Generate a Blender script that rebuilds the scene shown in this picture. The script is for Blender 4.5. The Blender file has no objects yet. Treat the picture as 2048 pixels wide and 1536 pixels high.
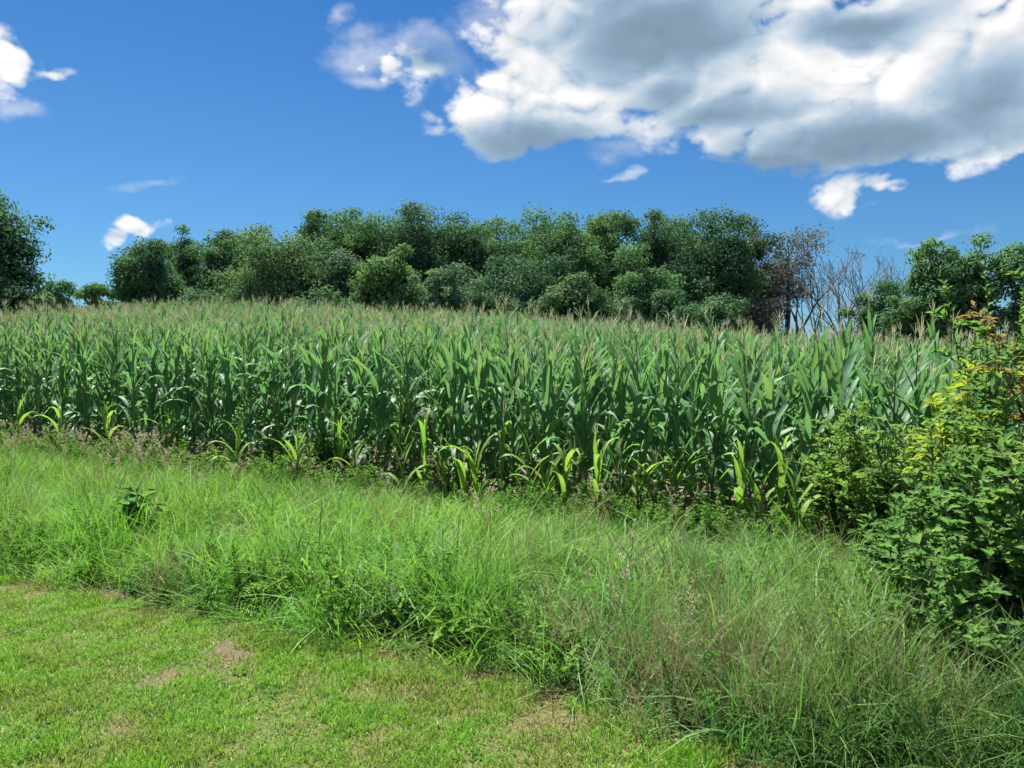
import bpy, math, random
import numpy as np
from mathutils import Matrix, Vector, Euler

R = math.radians
SC = bpy.context.scene
COL = SC.collection
F, HZ, EYE = 1547.0, 750.0, 1.6          # focal length in photo pixels, horizon row, eye height

# ------------------------------------------------------------------ camera
cam_d = bpy.data.cameras.new('camera'); cam = bpy.data.objects.new('camera', cam_d); COL.objects.link(cam)
cam_d.sensor_width = 36.0; cam_d.lens = 36.0 * F / 2048.0
cam_d.clip_start = 0.05; cam_d.clip_end = 12000
cam.location = (0, 0, EYE); cam.rotation_euler = (R(90) - math.atan((768 - HZ) / F), 0, 0)
SC.camera = cam

# ------------------------------------------------------------------ render / exposure
SC.view_settings.view_transform = 'Standard'; SC.view_settings.look = 'None'
SC.view_settings.gamma = 1.0; SC.view_settings.exposure = 1.4; SC.view_settings.use_curve_mapping = False
SC.render.engine = 'CYCLES'
cy = SC.cycles
cy.max_bounces = 5; cy.diffuse_bounces = 3; cy.glossy_bounces = 2; cy.transmission_bounces = 4
cy.transparent_max_bounces = 4; cy.caustics_reflective = False; cy.caustics_refractive = False
cy.sample_clamp_indirect = 4.0
cy.use_adaptive_sampling = True; cy.adaptive_threshold = 0.018; cy.adaptive_min_samples = 12

# ------------------------------------------------------------------ sun
SUN_AZ, SUN_EL = R(-28), R(63)            # azimuth from +Y towards +X
sun_dir = Vector((math.sin(SUN_AZ) * math.cos(SUN_EL), math.cos(SUN_AZ) * math.cos(SUN_EL), math.sin(SUN_EL)))
sl = bpy.data.lights.new('sun', 'SUN'); sl.energy = 5.0; sl.angle = R(0.53); sl.color = (1.0, 0.975, 0.93)
so = bpy.data.objects.new('sun', sl); COL.objects.link(so)
so.rotation_euler = (-sun_dir).to_track_quat('-Z', 'Y').to_euler(); so.location = (0, 0, 30)

# ------------------------------------------------------------------ node helper
class NT:
    def __init__(s, tree): s.t = tree; s.n = tree.nodes; s.l = tree.links
    def new(s, typ, **kw):
        nd = s.n.new(typ)
        for k, v in kw.items(): setattr(nd, k, v)
        return nd
    def put(s, sock, v):
        if isinstance(v, bpy.types.NodeSocket): s.l.new(v, sock)
        elif v is not None: sock.default_value = v
    def m(s, op, a, b=None, c=None, clamp=False):
        nd = s.new('ShaderNodeMath', operation=op, use_clamp=clamp)
        for i, v in enumerate((a, b, c)):
            if v is not None: s.put(nd.inputs[i], v)
        return nd.outputs[0]
    def v(s, op, a, b=None, c=None):
        nd = s.new('ShaderNodeVectorMath', operation=op)
        for i, x in enumerate((a, b, c)):
            if x is not None: s.put(nd.inputs[i], x)
        return nd.outputs[1] if op in ('LENGTH', 'DOT_PRODUCT', 'DISTANCE') else nd.outputs[0]
    def mr(s, x, a, b, c=0.0, d=1.0, smooth=True):
        nd = s.new('ShaderNodeMapRange', interpolation_type='SMOOTHSTEP' if smooth else 'LINEAR')
        for k, v in zip(range(5), (x, a, b, c, d)): s.put(nd.inputs[k], v)
        return nd.outputs[0]
    def mix(s, f, a, b, bt='MIX'):
        nd = s.new('ShaderNodeMix', data_type='RGBA', blend_type=bt)
        s.put(nd.inputs[0], f)
        for i, c in ((6, a), (7, b)):
            s.put(nd.inputs[i], (*c, 1) if isinstance(c, tuple) and len(c) == 3 else c)
        return nd.outputs[2]
    def noise(s, vec, scale, detail=4.0, rough=0.55, dim='3D', lac=2.0, out=0):
        nd = s.new('ShaderNodeTexNoise', noise_dimensions=dim)
        if vec is not None: s.put(nd.inputs['Vector'], vec)
        nd.inputs['Scale'].default_value = scale; nd.inputs['Detail'].default_value = detail
        nd.inputs['Roughness'].default_value = rough; nd.inputs['Lacunarity'].default_value = lac
        return nd.outputs[out]

# ------------------------------------------------------------------ sky
world = bpy.data.worlds.new('World'); SC.world = world; world.use_nodes = True
w = NT(world.node_tree); w.n.clear()
w_out = w.new('ShaderNodeOutputWorld'); w_bg = w.new('ShaderNodeBackground'); w.l.new(w_bg.outputs[0], w_out.inputs[0])
SKY = 0.05
world.cycles.sampling_method = 'NONE'
w_bg.inputs[1].default_value = SKY
sky = w.new('ShaderNodeTexSky', sky_type='NISHITA', sun_disc=False, sun_elevation=SUN_EL, sun_rotation=SUN_AZ,
            altitude=100, air_density=1.0, dust_density=0.9, ozone_density=4.0)
def azel(px, py):
    x, z = (px - 1024) / F, (HZ - py) / F
    return math.atan(x), math.atan2(z, math.hypot(x, 1))
dirv = w.new('ShaderNodeTexCoord').outputs['Generated']
sep = w.new('ShaderNodeSeparateXYZ'); w.l.new(dirv, sep.inputs[0])
az = w.m('ARCTAN2', sep.outputs[0], sep.outputs[1]); el = w.m('ARCSINE', sep.outputs[2])
cmb = w.new('ShaderNodeCombineXYZ'); w.put(cmb.inputs[0], az); w.put(cmb.inputs[1], el)
P0 = cmb.outputs[0]
dn = w.v('MULTIPLY', dirv, (1.0, 1.0, 1.5))
warp = w.v('MULTIPLY_ADD', w.noise(dn, 8.0, 4.0, 0.58, out=1), (0.10, 0.075, 0.0), (-0.05, -0.0375, 0.0))
P = w.v('ADD', P0, warp)
Q = w.v('MULTIPLY_ADD', warp, (0.8, 0.8, 0.0), P0)
def blobs(lst, pos, k):
    acc = None
    for cx, cy_, rx, ry, wt in lst:
        a, e = azel(cx, cy_)
        ra = abs(azel(cx + rx, cy_)[0] - azel(cx - rx, cy_)[0]) / 2
        re = abs(azel(cx, cy_ + ry)[1] - azel(cx, cy_ - ry)[1]) / 2
        d = w.v('LENGTH', w.v('MULTIPLY_ADD', pos, (1 / ra, 1 / re, 0), (-a / ra, -e / re, 0)))
        val = w.m('MULTIPLY_ADD', d, -wt, wt)
        acc = val if acc is None else w.m('SMOOTH_MAX', acc, val, k)
    return acc
cover = blobs([(1060, 215, 210, 92, 1), (1090, 100, 110, 110, 1), (835, 135, 70, 40, .42), (770, 140, 50, 26, .40),
               (880, -12, 150, 30, .6), (1300, -40, 400, 260, 1), (1250, 110, 180, 90, 1), (1210, 165, 160, 80, 1), (1400, 110, 200, 110, 1), (1500, 185, 330, 115, 1), (1720, 120, 380, 190, 1),
               (1950, 180, 330, 150, 1), (2250, 120, 330, 230, 1), (1620, 275, 215, 70, 1), (1860, 260, 260, 66, 1),
               (1960, 285, 170, 48, .9), (1680, 392, 56, 38, .5), (1765, 362, 80, 17, .42), 
               (-5, 125, 56, 78, .55), (92, 155, 46, 15, .36), (285, 468, 54, 22, .55), (222, 475, 34, 12, .40)], P, 0.12)
faint = blobs([(1262, 356, 44, 16, .9), (338, 368, 80, 18, .6), (25, 230, 60, 30, .6), (1455, 330, 60, 12, .6), (1850, 468, 90, 14, .6), (712, 100, 40, 40, .7), (680, 45, 30, 30, .7), (735, 160, 60, 26, .8), (850, 120, 130, 70, .9), (740, 120, 90, 60, .7), (1230, 300, 90, 40, .8), (1010, 40, 120, 70, .8)], P, 0.1)
shade = blobs([(1310, 70, 270, 125, 1), (1720, 45, 180, 58, .8), (1560, 330, 170, 50, 1), (1720, 285, 330, 75, 1), (1980, 215, 170, 110, .7),
               (1060, 280, 220, 55, .75), (870, 120, 75, 40, .6), (1450, 235, 170, 55, .7), (1330, 190, 120, 60, .6), (2300, 250, 260, 90, .9), (1250, -200, 500, 160, .8)], Q, 0.1)
# the rest of the sky goes on as scattered cumulus
inside = w.v('LENGTH', w.v('MULTIPLY_ADD', P0, (1 / 0.78, 1 / 0.62, 0), (0, -0.12, 0)))
outm = w.mr(inside, 0.95, 1.25)
wide = w.m('MULTIPLY_ADD', w.noise(w.v('MULTIPLY', dirv, (1, 1, 1.6)), 3.2, 3.0, 0.55), 5.0, -2.55)
wide = w.m('ADD', wide, w.m('MULTIPLY_ADD', outm, 4.0, -4.0))
cover_all = w.m('MAXIMUM', cover, wide)
def ridge(vec, scale, detail):
    nd = w.new('ShaderNodeTexNoise', noise_dimensions='3D', noise_type='RIDGED_MULTIFRACTAL', normalize=True)
    w.put(nd.inputs['Vector'], vec); nd.inputs['Scale'].default_value = scale; nd.inputs['Detail'].default_value = detail
    nd.inputs['Roughness'].default_value = 0.55; nd.inputs['Lacunarity'].default_value = 2.2
    nd.inputs['Offset'].default_value = 0.9; nd.inputs['Gain'].default_value = 1.4
    return nd.outputs[0]
fb = w.noise(dn, 15.0, 6.0, 0.60)
puff = w.m('MULTIPLY_ADD', ridge(dn, 13.0, 4.0), -1.0, 0.75)                # billows: high in the middle of each, low in the creases
puff2 = w.m('MULTIPLY_ADD', ridge(w.v('ADD', dn, (-0.008, 0.0, 0.020)), 13.0, 2.0), -1.0, 0.75)
body = w.m('ADD', w.m('MULTIPLY_ADD', fb, 1.0, -0.5), w.m('MULTIPLY', puff, 0.30))
dens = w.m('ADD', w.m('ADD', cover_all, body), 0.07)
alpha = w.m('MAXIMUM', w.mr(dens, 0.0, 0.36), w.m('MULTIPLY', w.mr(w.m('ADD', faint, w.m('MULTIPLY_ADD', fb, 1.4, -0.7)), 0.0, 0.7), 0.42))
relief = w.m('ADD', w.m('MULTIPLY', w.m('SUBTRACT', puff, puff2), 0.30), w.m('MULTIPLY_ADD', puff, 0.10, 0.02))
thick = w.mr(dens, 0.1, 1.1)
sh = w.m('ADD', w.mr(w.m('ADD', shade, w.m('MULTIPLY', body, 0.28)), -0.42, 0.72), w.m('MULTIPLY', w.m('MULTIPLY', thick, outm), 0.5), clamp=True)
lum = w.m('ADD', w.m('MULTIPLY_ADD', sh, -0.60, 0.97), w.m('MULTIPLY', relief, w.m('MULTIPLY_ADD', sh, -0.92, 1.0)))
lum = w.m('MINIMUM', w.m('MAXIMUM', lum, 0.2), 1.05)
ccol = w.mix(w.mr(lum, 1.0, 0.4), (1.0, 1.0, 1.0), (0.66, 0.95, 1.24))
CL = w.m('MULTIPLY', lum, 0.38 / SKY)
cloud = w.v('SCALE', ccol); w.put(cloud.node.inputs[3], CL)
skyc = w.mix(1.0, sky.outputs[0], (0.170, 0.475, 0.775), 'MULTIPLY')
low = w.mr(el, 0.46, 0.0, 0.0, 1.0, False)                    # paler air towards the horizon
skyc = w.mix(1.0, skyc, w.v('MULTIPLY_ADD', w.mix(low, (0.0, 0.0, 0.0), (1.0, 1.0, 1.0)), (1.6, 0.58, 0.18), (1.0, 1.0, 1.0)), 'MULTIPLY')
skyc = w.mix(w.mr(el, 0.13, -0.02), skyc, (2.5, 4.3, 6.3))
w.put(w_bg.inputs[0], w.mix(w.m('MULTIPLY', alpha, 0.97), skyc, cloud))

# ------------------------------------------------------------------ helpers
def fast_mesh(name, V, Q=None, T=None, mat=None, attrs=None, matidx=None, smooth=False):
    me = bpy.data.meshes.new(name)
    V = np.asarray(V, np.float32).reshape(-1, 3)
    q = np.zeros((0, 4), np.int32) if Q is None else np.asarray(Q, np.int32).reshape(-1, 4)
    t = np.zeros((0, 3), np.int32) if T is None else np.asarray(T, np.int32).reshape(-1, 3)
    me.vertices.add(len(V)); me.vertices.foreach_set('co', V.ravel())
    idx = np.concatenate([q.ravel(), t.ravel()]).astype(np.int32)
    me.loops.add(len(idx)); me.loops.foreach_set('vertex_index', idx)
    st = np.concatenate([np.arange(len(q)) * 4, len(q) * 4 + np.arange(len(t)) * 3]).astype(np.int32)
    me.polygons.add(len(st)); me.polygons.foreach_set('loop_start', st)
    if matidx is not None: me.polygons.foreach_set('material_index', np.asarray(matidx, np.int32))
    if smooth: me.polygons.foreach_set('use_smooth', np.ones(len(st), bool))
    me.update(calc_edges=True)
    for k, a in (attrs or {}).items():
        at = me.attributes.new(k, 'FLOAT', 'POINT'); at.data.foreach_set('value', np.asarray(a, np.float32))
    for mm in (mat if isinstance(mat, (list, tuple)) else [mat] if mat else []): me.materials.append(mm)
    return me
def link(name, data, parent=None, loc=None, label=None, cat=None, group=None, kind=None, col=None):
    o = bpy.data.objects.new(name, data); (col or COL).objects.link(o)
    if parent is not None: o.parent = parent
    if loc is not None: o.location = loc
    tag(o, label, cat, group, kind)
    return o
def tag(o, label=None, cat=None, group=None, kind=None):
    for k, v in (('label', label), ('category', cat), ('group', group), ('kind', kind)):
        if v: o[k] = v
def grow(paths, radii, sides=5):
    """tubes: paths (list of (S,3)), radii (list of (S,)) -> V, Q"""
    Vs, Qs, off = [], [], 0
    for p, r in zip(paths, radii):
        p = np.asarray(p, float); r = np.asarray(r, float); S = len(p)
        tg = np.gradient(p, axis=0); tg /= np.linalg.norm(tg, axis=1)[:, None] + 1e-9
        ref = np.array([0.31, 0.95, 0.05]) if abs(tg[0, 2]) > .8 else np.array([0, 0, 1.0])
        a = np.cross(tg, ref); a /= np.linalg.norm(a, axis=1)[:, None] + 1e-9
        b = np.cross(tg, a)
        th = np.arange(sides) * 2 * np.pi / sides
        ring = p[:, None] + r[:, None, None] * (np.cos(th)[None, :, None] * a[:, None] + np.sin(th)[None, :, None] * b[:, None])
        Vs.append(ring.reshape(-1, 3))
        i = np.arange(S - 1)[:, None] * sides; j = np.arange(sides)[None]; jn = (j + 1) % sides
        Qs.append(np.stack([i + j, i + jn, i + sides + jn, i + sides + j], -1).reshape(-1, 4) + off)
        off += S * sides
    return np.concatenate(Vs), np.concatenate(Qs)
def ribbons(C, W, side, fold=None):
    """C (N,S,3) centre lines, W (N,S) half widths, side (N,S,3)/(N,1,3); fold: (N,S,3) offset of the rims -> 3-vertex section"""
    N, S, _ = C.shape
    side = np.broadcast_to(side, C.shape)
    if fold is None: sec = np.stack([C - side * W[..., None], C + side * W[..., None]], 2)
    else: sec = np.stack([C - side * W[..., None] + fold, C, C + side * W[..., None] + fold], 2)
    k = sec.shape[2]
    V = sec.reshape(-1, 3)
    n = np.arange(N)[:, None, None] * S * k; s = np.arange(S - 1)[None, :, None] * k; j = np.arange(k - 1)[None, None]
    b = n + s + j
    return V, np.stack([b, b + 1, b + k + 1, b + k], -1).reshape(-1, 4)
def unit(a): return a / (np.linalg.norm(a, axis=-1, keepdims=True) + 1e-9)
def leaves(rng, pos, nrm, length, width, bend=0.25, axis=None):
    """rhombic bent leaf, 4 triangles: base, two sides raised a little, tip"""
    N = len(pos)
    if axis is None:
        axis = unit(np.cross(nrm, rng.normal(size=(N, 3))))
    else:
        axis = unit(axis); nrm = unit(nrm - axis * (nrm * axis).sum(1, keepdims=True))
    sd = np.cross(nrm, axis)
    L = np.broadcast_to(length, (N,))[:, None]; Wd = np.broadcast_to(width, (N,))[:, None]
    base = pos; mid = pos + axis * L * .45 + nrm * L * bend * .35; tip = pos + axis * L - nrm * L * bend * .35
    V = np.stack([base, mid - sd * Wd * .5 + nrm * Wd * .12, tip, mid + sd * Wd * .5 + nrm * Wd * .12], 1).reshape(-1, 3)
    i = np.arange(N) * 4
    T = np.concatenate([np.stack([i, i + 1, i + 2], 1), np.stack([i, i + 2, i + 3], 1)])
    return V, T
def join(parts):
    """[(V,Q,T,matindex)] -> V,Q,T,matidx"""
    Vs, Qs, Ts, mq, mt, off = [], [], [], [], [], 0
    for V, Q, T, mi in parts:
        Vs.append(V)
        if Q is not None: Qs.append(Q + off); mq += [mi] * len(Q)
        if T is not None: Ts.append(T + off); mt += [mi] * len(T)
        off += len(V)
    return (np.concatenate(Vs), np.concatenate(Qs) if Qs else None, np.concatenate(Ts) if Ts else None, mq + mt)
def vnoise(x, y, seed=0, n=6, f0=0.35, gain=0.7):
    rg = np.random.default_rng(seed); out = np.zeros_like(np.asarray(x, float)); a, f, tot = 1.0, f0, 0.0
    for _ in range(n):
        for _ in range(3):
            th = rg.uniform(0, 2 * np.pi); out += a * np.sin((x * np.cos(th) + y * np.sin(th)) * f * 6.28 * rg.uniform(.7, 1.4) + rg.uniform(0, 6.28)) / 3
        tot += a; a *= gain; f *= 1.9
    return out / tot * 1.6

# the strip's own axes: U along the field edge (to the right and towards us), N into the field
UX, UY = 0.880, -0.475
NX, NY = 0.475, 0.880
def un(u, n): return u * UX + n * NX, u * UY + n * NY
def toun(x, y): return x * UX + y * UY, x * NX + y * NY
def terrain(x, y):
    x = np.asarray(x, float); y = np.asarray(y, float)
    sx = np.where(x < -14, 11.0, 22.0); sy = np.where(y < 42, 12.5, 30.0)
    h = 2.75 * np.exp(-0.5 * ((x + 14) / sx) ** 2 - 0.5 * ((y - 42) / sy) ** 2)
    return h + 0.03 * vnoise(x, y, 5, 4, 0.06) * np.clip((np.hypot(x, y) - 2) / 6, 0, 1)
def tz(x, y): return float(terrain(x, y))
def at(px, depth): return (px - 1024) / F * depth
def zat(py, depth): return EYE + (HZ - py) / F * depth
def project(x, y, z): return 1024 + F * x / y, HZ - F * (z - EYE) / y

# ------------------------------------------------------------------ materials
def mat(name):
    m_ = bpy.data.materials.new(name); m_.use_nodes = True
    g = NT(m_.node_tree); g.n.clear()
    return m_, g, g.new('ShaderNodeOutputMaterial')
def leaf_mat(name, cols, trans=0.35, rough=0.5, spec=0.35, src='object', tcol=(1.05, 1.20, 0.70), patch=None, attr='tone', rib=None):
    """cols: 2 or 3 linear colours spread by a random number per instance or per leaf"""
    m_, g, out = mat(name)
    rnd = g.new('ShaderNodeAttribute', attribute_name=attr).outputs['Fac']
    if src == 'object': rnd = g.m('FRACT', g.m('ADD', rnd, g.new('ShaderNodeObjectInfo').outputs['Random']))
    ramp = g.new('ShaderNodeValToRGB'); cr = ramp.color_ramp
    while len(cr.elements) < len(cols): cr.elements.new(0.5)
    for i, c in enumerate(cols):
        cr.elements[i].position = i / (len(cols) - 1); cr.elements[i].color = (*c, 1)
    g.put(ramp.inputs[0], rnd)
    col = ramp.outputs[0]
    if patch:                                   # broad drifts of another shade, by place in the field
        loc = g.new('ShaderNodeNewGeometry').outputs['Position']
        f_ = g.mr(g.noise(loc, patch[1], 3.0), 0.42, 0.62)
        col = g.mix(g.m('MULTIPLY', f_, patch[2]), col, patch[0])
    if rib:
        a = g.new('ShaderNodeAttribute', attribute_name='rib')
        col = g.mix(g.m('MULTIPLY', a.outputs['Fac'], 0.6), col, rib)
    b = g.new('ShaderNodeBsdfPrincipled'); g.put(b.inputs['Base Color'], col)
    b.inputs['Roughness'].default_value = rough; b.inputs['Specular IOR Level'].default_value = spec
    tr = g.new('ShaderNodeBsdfTranslucent'); g.put(tr.inputs[0], g.mix(1.0, col, tcol, 'MULTIPLY'))
    mx = g.new('ShaderNodeMixShader'); mx.inputs[0].default_value = trans
    g.l.new(b.outputs[0], mx.inputs[1]); g.l.new(tr.outputs[0], mx.inputs[2]); g.l.new(mx.outputs[0], out.inputs[0])
    return m_
def plain_mat(name, c1, c2, scale=6.0, rough=0.85, bump=0.0):
    m_, g, out = mat(name)
    pos = g.new('ShaderNodeNewGeometry').outputs['Position']
    n_ = g.noise(pos, scale, 6.0, 0.65)
    b = g.new('ShaderNodeBsdfPrincipled'); g.put(b.inputs['Base Color'], g.mix(g.mr(n_, .3, .7), c1, c2))
    b.inputs['Roughness'].default_value = rough; b.inputs['Specular IOR Level'].default_value = 0.2
    if bump:
        bp = g.new('ShaderNodeBump'); bp.inputs['Strength'].default_value = bump; bp.inputs['Distance'].default_value = 0.02
        g.put(bp.inputs['Height'], n_); g.l.new(bp.outputs[0], b.inputs['Normal'])
    g.l.new(b.outputs[0], out.inputs[0])
    return m_

M = {}
M['corn_leaf'] = leaf_mat('corn_leaf', [(.072, .185, .110), (.096, .23, .122), (.145, .285, .104)], .42, .5, .28, rib=(.16, .24, .10))  # extra blue in the green: sky sheen put into the base colour
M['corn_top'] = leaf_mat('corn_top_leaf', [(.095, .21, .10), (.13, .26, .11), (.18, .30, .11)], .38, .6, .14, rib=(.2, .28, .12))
M['corn_young'] = leaf_mat('corn_young_leaf', [(.12, .28, .035), (.17, .33, .04), (.23, .35, .06)], .45, .55, .2, rib=(.26, .32, .10))
M['stalk'] = plain_mat('corn_stalk', (.075, .15, .035), (.12, .18, .05), 9, .6)
M['tassel'] = leaf_mat('corn_tassel', [(.76, .71, .46), (.84, .79, .56), (.66, .68, .40)], .30, .9, .05, tcol=(1.0, 1, .9))
M['husk'] = leaf_mat('corn_husk', [(.12, .2, .05), (.17, .24, .08)], .15, .6, .3)
M['silk'] = plain_mat('corn_silk', (.20, .09, .035), (.32, .17, .07), 40, .9)
M['dry_leaf'] = leaf_mat('dry_leaf', [(.27, .23, .14), (.34, .30, .20), (.20, .22, .09)], .3, .8, .1, tcol=(1.1, 1, .8))
M['soil'] = plain_mat('field_soil', (.15, .095, .06), (.26, .18, .12), 3.0, .95, .6)
M['bark'] = plain_mat('bark', (.05, .042, .035), (.10, .085, .07), 1.5, .95)
M['bark_grey'] = plain_mat('grey_bark', (.13, .118, .11), (.21, .195, .18), 1.2, .95)
M['stem'] = plain_mat('green_stem', (.09, .13, .04), (.15, .15, .06), 5, .7)
M['stem_tan'] = plain_mat('tan_stem', (.22, .17, .10), (.32, .25, .16), 5, .8)
M['stem_red'] = plain_mat('red_brown_stem', (.11, .055, .04), (.17, .10, .06), 5, .8)

# ------------------------------------------------------------------ ground
t = np.linspace(-1, 1, 261)
gx = 4000 * np.sinh(7.4 * t) / math.sinh(7.4)
GX, GY = np.meshgrid(gx, gx + 8)
V = np.stack([GX, GY, terrain(GX, GY)], -1).reshape(-1, 3)
n_ = len(t); i = (np.arange(n_ - 1)[:, None] * n_ + np.arange(n_ - 1)[None]).ravel()
gm, g, out = mat('ground')
pos = g.new('ShaderNodeNewGeometry').outputs['Position']
nn = g.v('DOT_PRODUCT', pos, (NX, NY, 0))
big, fine = g.noise(pos, 1.3, 6, .6), g.noise(pos, 14, 6, .65)
soil = g.mix(fine, (.075, .062, .046), (.165, .138, .105))
thatch = g.mix(g.mr(big, .35, .65), (.05, .065, .025), (.13, .10, .055))
fieldm = g.mr(g.m('ADD', nn, g.m('MULTIPLY_ADD', big, 1.2, -.6)), 7.2, 7.9)
far = g.mr(g.v('LENGTH', pos), 60, 75)
c_ = g.mix(far, g.mix(fieldm, thatch, soil), (.06, .10, .03))
b = g.new('ShaderNodeBsdfPrincipled'); g.put(b.inputs['Base Color'], c_); b.inputs['Roughness'].default_value = .95; b.inputs['Specular IOR Level'].default_value = .1
bp = g.new('ShaderNodeBump'); bp.inputs['Strength'].default_value = .8; bp.inputs['Distance'].default_value = .03; g.put(bp.inputs['Height'], fine)
g.l.new(bp.outputs[0], b.inputs['Normal']); g.l.new(b.outputs[0], out.inputs[0])
link('ground', fast_mesh('ground', V, np.stack([i, i + 1, i + n_ + 1, i + n_], 1), mat=gm, smooth=True), kind='structure')

def lawn_edge(u): return 3.42 - 0.19 * np.clip(np.asarray(u, float) + 1.9, 0, 3.2) + 0.10 * vnoise(np.asarray(u, float), 0 * np.asarray(u, float), 11, 4, 0.25)
us = np.arange(-16, 14.01, .12); s = np.linspace(0, 1, 90)
U_, S_ = np.meshgrid(us, s); N_ = -9 + (lawn_edge(U_) + .12 + 9) * S_
X_, Y_ = un(U_, N_)
Z_ = terrain(X_, Y_) + .022 + .010 * vnoise(X_, Y_, 21, 4, 1.2) - .05 * np.clip((S_ - .985) / .015, 0, 1)
# bare and scuffed spots of the lawn: (photo x, photo y, half width px, half height px, strength)
SPOTS = [(458, 1326, 52, 22, 1.0), (405, 1354, 62, 14, 1.0), (335, 1370, 56, 10, .95), (475, 1305, 25, 10, .8), (1000, 1490, 30, 12, .6), (1130, 1480, 90, 34, .38), (880, 1390, 60, 22, .5),
         (560, 1385, 50, 12, .6), (650, 1450, 70, 18, .35), (400, 1240, 90, 14, .35), (200, 1395, 30, 8, .4), (1240, 1515, 90, 26, .42), (1050, 1405, 90, 16, .45), (760, 1330, 90, 14, .55)]
def spot_mask(x, y, jitter=True):
    yy = np.maximum(y, .3); px = 1024 + F * x / yy; py = HZ + F * (EYE - .02) / yy
    out = np.zeros_like(x)
    nz = .95 * vnoise(x, y, 33, 6, 4.5, .85) if jitter else 0
    for cx, cy_, rx, ry, s_ in SPOTS:
        ax, ad = at(cx, F * (EYE - .02) / (cy_ - HZ)), F * (EYE - .02) / (cy_ - HZ)
        rx_m = rx * ad / F; ry_m = ry * ad * ad / (F * (EYE - .02))
        d = np.hypot((x - ax) / rx_m, (y - ad) / ry_m)
        out = np.maximum(out, s_ * np.clip((1.25 - d + nz * .45) / .5, 0, 1))
    return out
lm, g, out = mat('lawn')
pos = g.new('ShaderNodeNewGeometry').outputs['Position']
sp = g.new('ShaderNodeAttribute', attribute_name='bare').outputs['Fac']
f1, f2 = g.noise(pos, 3.0, 5, .6), g.noise(pos, 60, 5, .7)
turf = g.mix(g.mr(f2, .35, .65), (.05, .085, .018), (.17, .16, .06))
turf = g.mix(g.m('MULTIPLY', g.mr(f1, .45, .7), .6), turf, (.17, .135, .07))
bare = g.mix(g.mr(f2, .3, .7), (.085, .066, .042), (.18, .14, .09))
b = g.new('ShaderNodeBsdfPrincipled'); g.put(b.inputs['Base Color'], g.mix(sp, turf, bare)); b.inputs['Roughness'].default_value = .95; b.inputs['Specular IOR Level'].default_value = .1
bp = g.new('ShaderNodeBump'); bp.inputs['Strength'].default_value = 1.0; bp.inputs['Distance'].default_value = .015; g.put(bp.inputs['Height'], f2)
g.l.new(bp.outputs[0], b.inputs['Normal']); g.l.new(b.outputs[0], out.inputs[0])
nu, ns = len(us), len(s); i = (np.arange(ns - 1)[:, None] * nu + np.arange(nu - 1)[None]).ravel()
link('lawn', fast_mesh('lawn', np.stack([X_, Y_, Z_], -1).reshape(-1, 3), np.stack([i, i + 1, i + nu + 1, i + nu], 1), mat=lm, smooth=True,
                       attrs={'bare': spot_mask(X_, Y_).ravel()}), kind='structure')

# ------------------------------------------------------------------ scattering (grass, far corn): geometry nodes on a cloud of points
def scatter(name, pts, rot, scl, idx, protos, label=None, kind='stuff', cat=None):
    pc = bpy.data.collections.new(name + '_kinds')
    for k, me in enumerate(protos):
        o = bpy.data.objects.new('%s_kind_%02d' % (name, k), me); pc.objects.link(o)
    me = bpy.data.meshes.new(name)
    me.vertices.add(len(pts)); me.vertices.foreach_set('co', np.asarray(pts, np.float32).ravel())
    a = me.attributes.new('rot', 'FLOAT_VECTOR', 'POINT'); a.data.foreach_set('vector', np.asarray(rot, np.float32).ravel())
    a = me.attributes.new('scl', 'FLOAT_VECTOR', 'POINT'); a.data.foreach_set('vector', np.asarray(scl, np.float32).ravel())
    a = me.attributes.new('idx', 'INT', 'POINT'); a.data.foreach_set('value', np.asarray(idx, np.int32))
    o = link(name, me, label=label, kind=kind, cat=cat)
    ng = bpy.data.node_groups.new(name, 'GeometryNodeTree')
    ng.interface.new_socket('Geometry', in_out='INPUT', socket_type='NodeSocketGeometry')
    ng.interface.new_socket('Geometry', in_out='OUTPUT', socket_type='NodeSocketGeometry')
    q = NT(ng); gi = q.new('NodeGroupInput'); go = q.new('NodeGroupOutput')
    ci = q.new('GeometryNodeCollectionInfo'); ci.inputs['Collection'].default_value = pc
    ci.inputs['Separate Children'].default_value = True; ci.inputs['Reset Children'].default_value = True
    def na(nm, ty):
        nd = q.new('GeometryNodeInputNamedAttribute', data_type=ty); nd.inputs[0].default_value = nm
        return nd.outputs[0]
    er = q.new('FunctionNodeEulerToRotation'); q.l.new(na('rot', 'FLOAT_VECTOR'), er.inputs[0])
    ip = q.new('GeometryNodeInstanceOnPoints')
    q.l.new(gi.outputs[0], ip.inputs['Points']); q.l.new(ci.outputs[0], ip.inputs['Instance'])
    ip.inputs['Pick Instance'].default_value = True
    q.l.new(na('idx', 'INT'), ip.inputs['Instance Index']); q.l.new(er.outputs[0], ip.inputs['Rotation']); q.l.new(na('scl', 'FLOAT_VECTOR'), ip.inputs['Scale'])
    q.l.new(ip.outputs[0], go.inputs[0])
    o.modifiers.new('scatter', 'NODES').node_group = ng
    return o
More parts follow.
